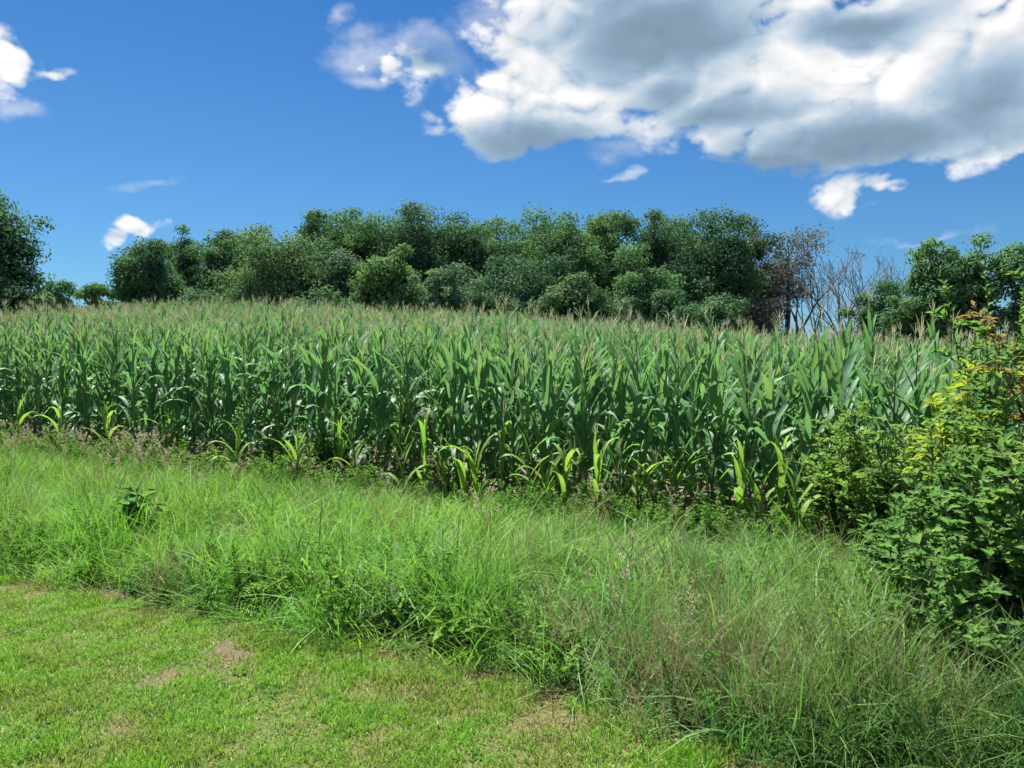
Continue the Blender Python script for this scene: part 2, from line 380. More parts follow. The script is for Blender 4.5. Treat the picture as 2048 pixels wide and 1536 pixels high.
def blades(rng, k, radius, h, hw, lean, curve, S=4, droop=0.0):
    """a tuft of k curved blades -> V,Q"""
    az_ = rng.uniform(0, 2 * np.pi, k); rr = radius * np.sqrt(rng.uniform(0, 1, k))
    root = np.stack([rr * np.cos(az_), rr * np.sin(az_), np.zeros(k)], 1)
    th = rng.uniform(0, 2 * np.pi, k); d = np.stack([np.cos(th), np.sin(th), 0 * th], 1)
    H = h * rng.uniform(.35, 1.12, k); ln = lean * rng.uniform(.2, 1.5, k); cv = curve * rng.uniform(.2, 1.6, k)
    ss = np.linspace(0, 1, S)
    ang = ln[:, None] + cv[:, None] * ss[None] ** 1.5
    step = H[:, None] / (S - 1)
    dx = np.concatenate([np.zeros((k, 1)), np.cumsum(np.sin(ang[:, 1:]) * step, 1)], 1)
    dz = np.concatenate([np.zeros((k, 1)), np.cumsum(np.cos(ang[:, 1:]) * step, 1)], 1)
    C = root[:, None] + d[:, None] * dx[..., None]; C[..., 2] += dz
    th2 = th + np.pi / 2 + rng.uniform(-.8, .8, k)
    side = np.stack([np.cos(th2), np.sin(th2), 0 * th2], 1)[:, None]
    W = hw * rng.uniform(.7, 1.3, k)[:, None] * np.array([.8, 1, .75, .08] if S == 4 else np.interp(ss, [0, .3, .7, 1], [.8, 1, .75, .06]))[None]
    return ribbons(C, W, side)
def rand_rot(rng, n, tilt=.15):
    return np.stack([rng.normal(0, tilt, n), rng.normal(0, tilt, n), rng.uniform(0, 6.283, n)], 1)

# mown lawn grass
rng = np.random.default_rng(1)
M['lawn_blade'] = leaf_mat('lawn_blade', [(.10, .265, .022), (.16, .33, .028), (.24, .36, .055)], .4, .5, .3, patch=((.24, .24, .07), 2.6, .5))
M['straw'] = leaf_mat('straw_blade', [(.26, .20, .09), (.36, .29, .14), (.20, .22, .06)], .3, .8, .1, tcol=(1.1, 1, .8))
protos = []
def tones(rng, k, S): return np.repeat(rng.uniform(0, 1, k), S * 2)
for k in range(14):
    dry = k >= 10
    nb = 210 if dry else 330
    V, Qd = blades(rng, nb, .135, (.030 if dry else .040) + .0025 * (k % 10), .0021, .75 if dry else .38, .8)
    protos.append(fast_mesh('lawn_tuft', V, Qd, mat=M['straw' if dry else 'lawn_blade'], attrs={'tone': tones(rng, nb, 4)}))
gu, gn = np.meshgrid(np.arange(-9, 7, .155), np.arange(-1.6, 3.6, .155))
u = (gu + rng.uniform(-.06, .06, gu.shape)).ravel(); nv = (gn + rng.uniform(-.06, .06, gn.shape)).ravel(); n = len(u)
x, y = un(u, nv)
keep = (nv < lawn_edge(u) + .03) & (y > .3)
sm = np.clip(spot_mask(x, y) + .30 * np.clip(vnoise(x, y, 47, 5, .5) - .1, 0, 1) + .5 * np.clip(1 - (lawn_edge(u) - nv) / .22, 0, 1), 0, 1)
hard = spot_mask(x, y) > .62
dry = rng.uniform(0, 1, n) < sm
keep &= ~(hard & (rng.uniform(0, 1, n) < .55))
x, y, dry = x[keep], y[keep], dry[keep]; n = len(x)
nz = vnoise(x, y, 44, 5, .9)
sc = np.clip(1 + .35 * nz, .6, 1.5) * rng.uniform(.85, 1.2, n)
z = terrain(x, y) + .018
scatter('lawn_grass', np.stack([x, y, z], 1), rand_rot(rng, n, .08), np.stack([0 * sc + 1, 0 * sc + 1, sc], 1), np.where(dry, rng.integers(10, 14, n), rng.integers(0, 10, n)), protos,
        'short mown sunlit lawn grass in front', cat='grass')

# flat-leaved plants in the turf
M['turf_weed'] = leaf_mat('turf_weed', [(.05, .14, .03), (.08, .19, .035), (.12, .22, .05)], .3, .6, .15)
protos = []
for k in range(5):
    m_ = 16; a_ = rng.uniform(0, 6.28, m_); ax = np.stack([np.cos(a_), np.sin(a_), rng.uniform(.05, .5, m_)], 1)
    Vl, Tl = leaves(rng, ax * np.array([.02, .02, .0]) + np.array([0, 0, .012]), np.array([[0, 0, 1.0]]) + rng.normal(0, .25, (m_, 3)), rng.uniform(.03, .065, m_), rng.uniform(.012, .026, m_), .4, axis=ax)
    protos.append(fast_mesh('rosette', Vl, None, Tl, mat=M['turf_weed'], attrs={'tone': np.repeat(rng.uniform(0, .5, m_), 4)}))
n = 700; u = rng.uniform(-8, 6, n); nv = rng.uniform(-1, 3.3, n); x, y = un(u, nv)
ok = (y > .5) & (vnoise(x, y, 81, 4, .6) + rng.normal(0, .3, n) > .15); x, y = x[ok], y[ok]; n = len(x); sc = rng.uniform(.3, .75, n)
scatter('turf_weeds', np.stack([x, y, terrain(x, y) + .022], 1), rand_rot(rng, n, .15), np.repeat(sc[:, None], 3, 1), rng.integers(0, 5, n), protos, 'small flat-leaved weeds and clover in the mown lawn', cat='weeds')

# tall grass of the verge
M['grass_bright'] = leaf_mat('bright_grass', [(.085, .23, .032), (.13, .31, .04), (.24, .37, .09)], .42, .55, .2, patch=((.19, .31, .05), .9, .65))
M['grass_blue'] = leaf_mat('blue_green_grass', [(.08, .21, .05), (.115, .27, .065), (.21, .32, .10)], .38, .55, .2, patch=((.18, .25, .07), .9, .55))
M['grass_shade_tone'] = leaf_mat('shade_toned_grass', [(.05, .11, .030), (.065, .14, .034), (.10, .17, .04)], .3, .65, .12)  # shade beside the shrubs put into the colour, darker than the other grass
M['grass_dry'] = leaf_mat('dry_stem', [(.26, .23, .14), (.35, .31, .21), (.18, .20, .09)], .35, .8, .15, tcol=(1.1, 1, .8))
M['brown_stem'] = leaf_mat('brown_grass_stem', [(.19, .165, .095), (.26, .225, .135), (.14, .16, .06)], .3, .8, .15, tcol=(1.1, 1, .8))
M['plume'] = leaf_mat('seed_head', [(.38, .34, .25), (.47, .43, .33), (.32, .32, .20)], .4, .9, .1, tcol=(1.1, 1, .8))
M['forb'] = leaf_mat('weed_leaf', [(.06, .16, .028), (.095, .22, .03), (.15, .26, .045)], .36, .6, .12)
def strip_h(u, n_):
    """height of the verge's vegetation"""
    x, y = un(u, n_)
    return np.clip(.40 + .10 * vnoise(x, y, 51, 5, .35) + .10 * np.exp(-((n_ - 5.2) / 1.3) ** 2) - .07 * np.clip(n_ - 7, 0, 2), .18, .8) * (1 - np.clip((n_ - 5.0) / 2.6, 0, 1) * (.30 + .48 * np.clip((u + 6.5) / 4.5, 0, 1)))
def strip_points(rng, n, u0=-22, u1=10.5, n0=2.7, n1=8.1):
    u = rng.uniform(u0, u1, n); v = rng.uniform(n0, n1, n)
    x, y = un(u, v); ok = ~((1024 + F * x / np.maximum(y, .5) > 1790) & (x < 4.0) & (y > 3.7) & (y < 5.6)) & (v > lawn_edge(u) + rng.normal(.02, .05, n)) & (y > 1.0) & (x > -y * .74 - .9) & (x < y * .74 + 2.6)
    return x[ok], y[ok], u[ok], v[ok]
def right_side(x, y): return 1 / (1 + np.exp(-((1024 + F * x / y) - 1120 + 90 * vnoise(x, y, 71, 3, .3)) / 110))
protos_b, protos_l, protos_d, protos_f, protos_s = [], [], [], [], []
for k in range(10):
    coarse = k >= 4
    nb = 46 if coarse else 74
    V, Qd = blades(rng, nb, .25, 1.0, 0.0068 if coarse else .0038, .32 if coarse else .2, 1.25 if coarse else .6, 5); protos_b.append(fast_mesh('grass_tuft', V, Qd, mat=M['grass_bright'], attrs={'tone': tones(rng, nb, 5)}))
    V, Qd = blades(rng, nb, .25, 1.0, 0.0058 if coarse else .0036, .30 if coarse else .2, 1.1 if coarse else .5, 5); protos_l.append(fast_mesh('blue_grass_tuft', V, Qd, mat=M['grass_blue'], attrs={'tone': tones(rng, nb, 5)}))
    V, Qd = blades(rng, 44, .24, 1.0, .0030, .25, .5, 4); protos_s.append(fast_mesh('brown_stems', V, Qd, mat=M['brown_stem'], attrs={'tone': tones(rng, 44, 4)}))
for k in range(6):
    parts = []
    V, Qd = blades(rng, 9, .07, 1.0, .0024, .12, .25, 4); parts.append((V, Qd, None, 0))
    tips = V.reshape(9, 4, 2, 3)[:, -1].mean(1); pre = V.reshape(9, 4, 2, 3)[:, -2].mean(1)
    for a_, b_ in zip(pre, tips):
        m_ = 16; f_ = rng.uniform(.45, 1.02, m_)[:, None]
        Vl, Tl = leaves(rng, a_ + (b_ - a_) * f_ + rng.normal(0, .008, (m_, 3)), rng.normal(size=(m_, 3)), .045, .014, axis=(b_ - a_)[None] + rng.normal(0, .22, (m_, 3)))
        parts.append((Vl, None, Tl, 1))
    V, Q_, T_, mi = join(parts)
    protos_d.append(fast_mesh('seeding_grass', V, Q_, T_, mat=[M['grass_dry'], M['plume']], matidx=mi))
for k in range(7):
    parts = []
    for st in range(3):
        th = rng.uniform(0, 6.28); S = 6; q_ = np.linspace(0, 1, S)
        path = np.stack([np.cos(th) * .22 * q_ ** 1.6 + rng.normal(0, .04), np.sin(th) * .22 * q_ ** 1.6 + rng.normal(0, .04), q_ * rng.uniform(.7, 1.05)], 1)
        V, Qd = grow([path], [np.linspace(.006, .002, S)], 3); parts.append((V, Qd, None, 1))
        m_ = 34; f_ = rng.uniform(.15, 1.0, m_)
        pos_ = np.stack([np.interp(f_, q_, path[:, c]) for c in range(3)], 1)
        a_ = rng.uniform(0, 6.28, m_); ax = np.stack([np.cos(a_), np.sin(a_), rng.uniform(-.2, .7, m_)], 1)
        Vl, Tl = leaves(rng, pos_, np.array([[0, 0, 1.0]]) + rng.normal(0, .3, (m_, 3)), rng.uniform(.06, .11, m_) * (1.15 - .5 * f_), rng.uniform(.014, .030, m_), .5, axis=ax)
        parts.append((Vl, None, Tl, 0))
    V, Q_, T_, mi = join(parts)
    protos_f.append(fast_mesh('weed', V, Q_, T_, mat=[M['forb'], M['stem']], matidx=mi))
def s3(w_, h_): return np.stack([w_, w_, h_], 1)
x, y, u, v = strip_points(rng, 7000); n = len(x); rs = right_side(x, y); h = strip_h(u, v) * np.clip(1 + .42 * vnoise(x, y, 91, 5, .9), .40, 1.7) * rng.uniform(.6, 1.25, n)
edge = np.clip((v - lawn_edge(u)) / .5, 0, 1); h *= .50 + .50 * edge
lean = np.stack([rng.normal(-.05, .20, n) + .25 * vnoise(x, y, 95, 4, .5), rng.normal(.10, .20, n) + .25 * vnoise(x, y, 96, 4, .5), rng.uniform(0, 6.283, n)], 1)
pick = rng.uniform(0, 1, n) > rs
thin = vnoise(x, y, 97, 5, 1.3) + rng.normal(0, .25, n) > -.55      # gaps between the clumps
z = terrain(x, y) - .01
def scat(name, msk, protos, label, hs=1.0, ws=1.0):
    k = int(msk.sum())
    scatter(name, np.stack([x[msk], y[msk], z[msk]], 1), lean[msk], s3(np.clip(.32 + h[msk] * .95, .42, 1.1) * ws, h[msk] * hs), rng.integers(0, len(protos), k), protos, label, cat='grass')
scat('tall_grass', pick & thin, protos_b, 'bright green tall unmown grass between lawn and corn')
scat('blue_green_grass', ~pick & thin, protos_l, 'fine blue-green tall grass on the right half of the verge', 1.05)
# seeding dry grass: brown stems at the front right, pinkish plumes along the corn at left
x, y, u, v = strip_points(rng, 9000); n = len(x)
px, py = project(x, y, terrain(x, y))
pa = .5 * np.exp(-((v - 7.3) / .6) ** 2) * np.clip((560 - px) / 250, .04, 1) * np.clip(.55 + .6 * vnoise(x, y, 93, 4, .35), .05, 1) + .02 * np.exp(-((v - 6.0) / .9) ** 2) * (px < 1300) + .035 * np.exp(-((px - 1330) / 170) ** 2 - ((v - 4.2) / .5) ** 2)
pb = .38 * np.exp(-((px - 1380) / 220) ** 2 - ((v - 3.7) / .6) ** 2) + .06 + .4 * np.exp(-((px - 1750) / 220) ** 2 - ((v - 3.8) / .5) ** 2)
rr = rng.uniform(0, 1, n); X0, Y0, U0, V0 = x, y, u, v
for nm, ok, pro, lab in (('dry_grass', rr < pa, protos_d, 'tan seed heads of grass along the foot of the corn'), ('brown_stems', rr > 1 - pb, protos_s, 'thin brown grass stems in the front of the verge at right')):
    x, y, u, v = X0[ok], Y0[ok], U0[ok], V0[ok]; n = len(x)
    h = (np.maximum(strip_h(u, v), .34) + (.18 if nm == 'dry_grass' else .10)) * rng.uniform(.7, 1.3, n); lean = rand_rot(rng, n, .18); z = terrain(x, y) - .01
    scat(nm, np.ones(n, bool), pro, lab, 1.05, .8)
# small leafy weeds
x, y, u, v = strip_points(rng, 8000); n = len(x)
px, py = project(x, y, terrain(x, y))
pr = .08 + .30 * np.exp(-((v - 3.85) / .40) ** 2) * np.clip((1250 - px) / 300, .35, 1) + .95 * np.exp(-((v - 7.5) / .55) ** 2)
ok = rng.uniform(0, 1, n) < pr; x, y, u, v = x[ok], y[ok], u[ok], v[ok]; n = len(x)
h = np.maximum(strip_h(u, v), .28 + (.12 + .14 * (px[ok] < 760)) * (v > 6.6)) * rng.uniform(.55, 1.2, n); lean = rand_rot(rng, n, .2); z = terrain(x, y) - .01
scat('weeds', np.ones(n, bool), protos_f, 'small leafy weeds growing through the tall grass', 1.0, .9)

# ------------------------------------------------------------------ corn
rng = np.random.default_rng(7)
def corn_leaf(L, W, a0, bend, twist, pw=1.6, S=9):
    s_ = np.linspace(0, 1, S); ang = a0 + bend * s_ ** pw
    st = L / (S - 1)
    x_ = np.concatenate([[0], np.cumsum(np.sin(ang[1:]) * st)]); z_ = np.concatenate([[0], np.cumsum(np.cos(ang[1:]) * st)])
    C = np.stack([x_, .03 * np.sin(s_ * 3.1) * twist, z_], 1)[None]
    Wd = W * np.interp(s_, [0, .08, .3, .6, .85, 1], [.35, .7, 1, .88, .45, .03])[None]
    tw = twist * s_ ** 2
    nrm = np.stack([-np.cos(ang), 0 * ang, np.sin(ang)], 1)
    side = np.stack([nrm[:, 0] * np.sin(tw), np.cos(tw), nrm[:, 2] * np.sin(tw)], 1)[None]
    fold = (nrm * (Wd[0] * .35)[:, None] * np.cos(tw)[:, None])[None]
    V, Qd = ribbons(C, Wd, side, fold)
    V[:, 2] += .010 * np.sin(np.repeat(s_, 3) * 17 + np.tile([0, 0, 1.7], S)) * np.tile([1, 0, 1], S)
    return V, Qd
LEAF = []
for k in range(5): LEAF.append(corn_leaf(rng.uniform(.55, .75), rng.uniform(.036, .045), R(rng.uniform(10, 22)), R(rng.uniform(8, 45)), rng.uniform(-.8, .8)))       # upright
for k in range(5): LEAF.append(corn_leaf(rng.uniform(.75, .95), rng.uniform(.041, .050), R(rng.uniform(14, 28)), R(rng.uniform(45, 115)), rng.uniform(-.9, .9), 2.0))   # arching
for k in range(4): LEAF.append(corn_leaf(rng.uniform(.70, .85), rng.uniform(.038, .047), R(rng.uniform(30, 52)), R(rng.uniform(90, 120)), rng.uniform(-.7, .7), 1.2))  # drooping
RIB = np.tile([0, 1, 0], 9)
leaf_me = [fast_mesh('corn_leaf', V, Q_, mat=M['corn_leaf'], attrs={'rib': RIB}, smooth=True) for V, Q_ in LEAF]
leaf_top = [fast_mesh('corn_top_leaf', V, Q_, mat=M['corn_top'], attrs={'rib': RIB}, smooth=True) for V, Q_ in LEAF]
leaf_young = [fast_mesh('young_corn_leaf', V, Q_, mat=M['corn_young'], attrs={'rib': RIB}, smooth=True) for V, Q_ in LEAF]
leaf_dry = [fast_mesh('dry_corn_leaf', V, Q_, mat=M['dry_leaf'], attrs={'rib': RIB}, smooth=True) for V, Q_ in LEAF[-4:]]
def stalk_geo(rg):
    S = 7; q_ = np.linspace(0, 1, S); bx = rg.normal(0, .035); by = rg.normal(0, .035)
    return grow([np.stack([bx * q_ ** 2, by * q_ ** 2, q_ * 1.02], 1)], [np.interp(q_, [0, .6, 1], [.0125, .010, .004])], 5)
STALK = [stalk_geo(rng) for _ in range(4)]
stalk_me = [fast_mesh('corn_stalk', V, Q_, mat=M['stalk'], smooth=True) for V, Q_ in STALK]
def tassel_geo(rg):
    paths, rad = [], []
    q_ = np.linspace(0, 1, 5)
    paths.append(np.stack([.02 * q_, 0 * q_, .34 * q_], 1)); rad.append(np.array([.005, .0055, .006, .0055, .0015]))
    for k in range(rg.integers(3, 6)):
        th = rg.uniform(0, 6.28); L = rg.uniform(.14, .24); a0 = rg.uniform(.12, .45); z0 = rg.uniform(.06, .16)
        ang = a0 + q_ * rg.uniform(.0, .35)
        xx = np.concatenate([[0], np.cumsum(np.sin(ang[1:]) * L / 4)]); zz = np.concatenate([[0], np.cumsum(np.cos(ang[1:]) * L / 4)])
        paths.append(np.stack([xx * np.cos(th), xx * np.sin(th), z0 + zz], 1)); rad.append(np.array([.003, .0042, .0045, .004, .0015]))
    return grow(paths, rad, 3)
TASSEL = [tassel_geo(rng) for _ in range(5)]
tassel_me = [fast_mesh('corn_tassel', V, Q_, mat=M['tassel']) for V, Q_ in TASSEL]
def ear_geo(rg):
    q_ = np.linspace(0, 1, 7)
    V, Qd = grow([np.stack([.02 + .05 * q_, 0 * q_, .23 * q_], 1)], [np.array([.008, .020, .026, .027, .023, .014, .005])], 6)
    ps, rd = [], []
    for k in range(7):
        a = rg.normal(0, .6, 2); qq = np.linspace(0, 1, 4)
        ps.append(np.stack([.07 + .05 * qq * a[0] * .6 + .01 * qq, .03 * qq * a[1], .22 + .05 * qq - .05 * qq ** 2], 1)); rd.append(np.array([.004, .004, .003, .001]))
    V2, Q2 = grow(ps, rd, 3)
    return V, Qd, V2, Q2
EAR = [ear_geo(rng) for _ in range(3)]
ear_me = [fast_mesh('corn_ear', V, Q_, mat=M['husk'], smooth=True) for V, Q_, a, b in EAR]
silk_me = [fast_mesh('corn_silk', a, b, mat=M['silk']) for V, Q_, a, b in EAR]
def TRS(loc, rz, sc, tilt=0.0):
    return Matrix.Translation(loc) @ Matrix.Rotation(rz, 4, 'Z') @ Matrix.Rotation(tilt, 4, 'Y') @ Matrix.Diagonal((*([sc] * 3 if np.isscalar(sc) else sc), 1))
def corn_spec(rg, H=2.15, stunted=False, edge=False):
    """[(kind, variant, local matrix)]; H = height of the stalk without the tassel"""
    sp_ = [('stalk', rg.integers(4), Matrix.Diagonal((1, 1, H, 1)))]
    az0 = rg.uniform(0, 6.28); nl = 7 if stunted else int(rg.integers(15, 18))
    z0 = .08 if stunted else .12
    for k in range(nl):
        f_ = k / (nl - 1)
        zz = z0 + (H * .94 - z0) * f_ ** .92
        az_ = az0 + k * np.pi + rg.normal(0, .38)
        if stunted: v_ = rg.integers(0, 9)
        else: v_ = rg.integers(0, 5) if f_ > .58 else rg.integers(1, 9) if f_ > .3 else rg.integers(3, 14)
        sc_ = rg.uniform(.85, 1.1) * (1.0 if f_ < .7 else 1.0 - .55 * (f_ - .7) / .3) * (.72 if stunted else 1)
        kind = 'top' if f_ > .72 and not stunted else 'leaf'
        if not stunted and f_ < .18 and rg.uniform() < .28: kind = 'dry'; v_ = rg.integers(0, 4); sc_ *= .75
        sp_.append((kind, int(v_), TRS((0, 0, zz), az_, (sc_, sc_ * rg.uniform(.85, 1.1), sc_), rg.normal(0, .08))))
    if not stunted or rg.uniform() < .3:
        sp_.append(('tassel', int(rg.integers(5)), TRS((0, 0, H + .02), rg.uniform(0, 6.28), rg.uniform(.6, .9), rg.normal(0, .08))))
    if not stunted:
        sp_.append(('ear', int(rg.integers(3)), TRS((0, 0, H * rg.uniform(.40, .50)), rg.uniform(0, 6.28), rg.uniform(.9, 1.15))))
    return sp_
def xf(V, m_): return V @ np.array(m_.to_3x3()).T + np.array(m_.translation)
def corn_merged(rg, H, k=6, step=.2):
    """a short length of row: k plants in one mesh"""
    parts, tone = [], []
    for j in range(k):
        pm = TRS(((j - (k - 1) / 2) * step + rg.normal(0, .04), rg.normal(0, .04), 0), rg.uniform(0, 6.28), rg.uniform(.9, 1.1), rg.normal(0, .05))
        for kind, v_, m_ in corn_spec(rg, H * rg.uniform(.95, 1.05)):
            m_ = pm @ m_; t_ = rg.uniform()
            geo = {'stalk': lambda: [(STALK[v_], 1)], 'leaf': lambda: [(LEAF[v_], 0)], 'top': lambda: [(LEAF[v_], 6)], 'dry': lambda: [(LEAF[10 + v_], 5)], 'tassel': lambda: [(TASSEL[v_], 2)],
                   'ear': lambda: [(EAR[v_][:2], 3), (EAR[v_][2:], 4)]}[kind]()
            for (V, Q_), mi in geo: parts.append((xf(V, m_), Q_, None, mi)); tone.append(np.full(len(V), t_))
    V, Q_, T_, mi = join(parts)
    return fast_mesh('corn', V, Q_, mat=[M[k_] for k_ in ('corn_leaf', 'stalk', 'tassel', 'husk', 'silk', 'dry_leaf', 'corn_top')], matidx=mi, smooth=True, attrs={'tone': np.concatenate(tone)})
ROW = .74; N0 = 8.2
def corn_plant(rg, loc, H, name, label, group, stunted=False):
    o = link(name, None, loc=loc, label=label, cat='corn plant', group=group)
    o.empty_display_size = .1
    o.rotation_euler = (rg.normal(0, .05), rg.normal(.0, .06), rg.uniform(0, 6.28))
    for kind, v_, m_ in corn_spec(rg, H, stunted):
        if kind == 'stalk': c = link('stalk', stalk_me[v_], o)
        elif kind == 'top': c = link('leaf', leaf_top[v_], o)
        elif kind == 'leaf': c = link('leaf', (leaf_young if stunted else leaf_me)[v_], o)
        elif kind == 'dry': c = link('leaf', leaf_dry[v_], o)
        elif kind == 'tassel': c = link('tassel', tassel_me[v_], o)
        else:
            c = link('ear', ear_me[v_], o); link('silk', silk_me[v_], c)
        c.matrix_local = m_
    return o
def zone(px):
    for lim, txt in ((250, 'by the picture\'s left edge'), (620, 'behind the tan seed heads'), (900, 'behind the bushy weed and yellow-green young corn'),
                     (1250, 'at the middle of the field edge'), (1560, 'behind the blue-green grass'), (3000, 'beside the shrubs on the right')):
        if px < lim: return txt
front = 0
for row, (rname, rlab) in enumerate((('front row', 'leafy corn plant in the front row'), ('second row', 'corn plant in the second row'), ('third row', 'corn plant in the third row'))):
    u = -19.5
    while u < 3.2:
        u += rng.uniform(.15, .24)
        n_ = N0 + row * ROW + rng.normal(0, .05)
        x_, y_ = un(u, n_)
        px_, _ = project(x_, y_, 1)
        if px_ < -60 or px_ > 1905: continue
        z_ = tz(x_, y_)
        H = (2.22 if row == 0 else 2.28) * rng.uniform(.84, 1.06) - .50 * min(1, max(0, (px_ - 500) / 1200)) - (.15 if row == 0 and rng.uniform() < .2 else 0)
        corn_plant(rng, (x_, y_, z_ - .02), H, 'corn_plant', '%s %s' % (rlab, zone(px_)), 'corn plants in the %s of the field' % rname)
        front += 1
print('individual corn plants', front)
for px_, dep, H, lab in ((742, 10.6, 1.15, 'short yellow-green corn plant just beside the bushy weed'), (785, 10.4, 1.35, 'tallest bright yellow-green young corn plant at the field edge'),
                         (830, 10.2, .95, 'small yellow-green corn plant on the soil side of the bright young corn'), (905, 9.9, .6, 'knee-high yellow-green corn plant before the dark corn wall'),
                         (1390, 8.9, .62, 'small yellowish corn plant at the edge of the blue-green grass'), (1455, 8.5, .6, 'second small yellowish corn plant at the edge of the blue-green grass'),
                         (1705, 7.7, .95, 'single bright green young corn plant near the right-hand shrubs'), (1030, 9.6, .55, 'seedling-sized corn plant in front of the middle corn'),
                         (1165, 9.1, .5, 'tiny light green corn plant right of the seedling-sized one'), (545, 12.2, .9, 'short bright corn plant among the tan seed heads')):
    x_ = at(px_, dep); corn_plant(rng, (x_, dep, tz(x_, dep) - .02), H, 'young_corn_plant', lab, 'stunted corn plants at the field edge', True)
for k, px_ in enumerate((30, 120, 215, 330, 470, 590, 625, 680, 715, 760, 805, 850, 880, 930, 960, 1000, 1060, 1090, 1130, 1200, 1240, 1275, 1310, 1350, 1420, 1480, 1520, 1560, 1600, 1635, 1660)):
    x0, y0 = (px_ - 1024) / F, 1.0
    dep = (N0 - rng.uniform(.30, .95)) / (x0 * NX + y0 * NY); x_ = x0 * dep
    corn_plant(rng, (x_, dep, tz(x_, dep) - .02), rng.uniform(.45, 1.0) + (.25 if 640 < px_ < 860 else 0), 'young_corn_plant', 'stunted yellow-green corn plant before the front row ' + zone(px_), 'stunted corn plants at the field edge', True)
# the rest of the field
protos = [corn_merged(rng, 2.25 * rng.uniform(.93, 1.05)) for _ in range(12)]
pts = []
for row in range(0, 74):
    us_ = np.arange(-75, 30, 1.2) + rng.uniform(-.6, .6)
    nn_ = N0 + row * ROW + rng.normal(0, .05, len(us_))
    x_, y_ = un(us_, nn_)
    ok = (np.abs(x_) < y_ * .74 + 3.0) & (y_ < 62) & (y_ > 4) & (1024 + F * x_ / np.maximum(y_, 1) < 2600) & ((row > 2) | (1024 + F * x_ / np.maximum(y_, 1) > 2010))
    pts.append(np.stack([x_[ok], y_[ok]], 1))
pts = np.concatenate(pts); n = len(pts)
x, y = pts.T
scl = rng.uniform(.92, 1.06, n) * (1 - .16 * np.clip((x / y + .25) / .75, 0, 1)) * (1 + .04 * vnoise(x, y, 61, 3, .05))
scatter('corn_field', np.stack([x, y, terrain(x, y) - .02], 1), np.stack([rng.normal(0, .02, n), rng.normal(.0, .02, n), math.atan2(UY, UX) + np.pi * rng.integers(0, 2, n)], 1),
        np.repeat(scl[:, None], 3, 1), rng.integers(0, 12, n), protos, 'deep mass of tasselled corn rising over the hill behind the front rows', cat='corn')
print('far corn', n)

# ------------------------------------------------------------------ trees behind the field
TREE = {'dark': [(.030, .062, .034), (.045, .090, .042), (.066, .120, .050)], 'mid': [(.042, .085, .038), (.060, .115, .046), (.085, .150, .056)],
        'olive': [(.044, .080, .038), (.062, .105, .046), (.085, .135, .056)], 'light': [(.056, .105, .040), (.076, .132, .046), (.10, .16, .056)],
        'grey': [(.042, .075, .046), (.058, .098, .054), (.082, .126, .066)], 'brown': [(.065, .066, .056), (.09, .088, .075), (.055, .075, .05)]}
for k, c in TREE.items(): M['crown_' + k] = leaf_mat(k + '_crown', [tuple(1.95 * v_ * f_ for v_, f_ in zip(q_, (1.06, 1, 1.2))) for q_ in c], .32, .8, .06, src='attr')  # blue raised: thin haze over the far trees put into the leaf colour
def limb(rg, a, b, r0, r1, S=6, wob=.06):
    q_ = np.linspace(0, 1, S)[:, None]; a = np.asarray(a, float); b = np.asarray(b, float); L = np.linalg.norm(b - a)
    p = a + (b - a) * q_ + rg.normal(0, wob * L / S, (S, 3)) * (q_ * (1 - q_) * 4)
    p[:, 2] += L * .08 * (q_[:, 0] * (1 - q_[:, 0]))
    return p, np.linspace(r0, r1, S)
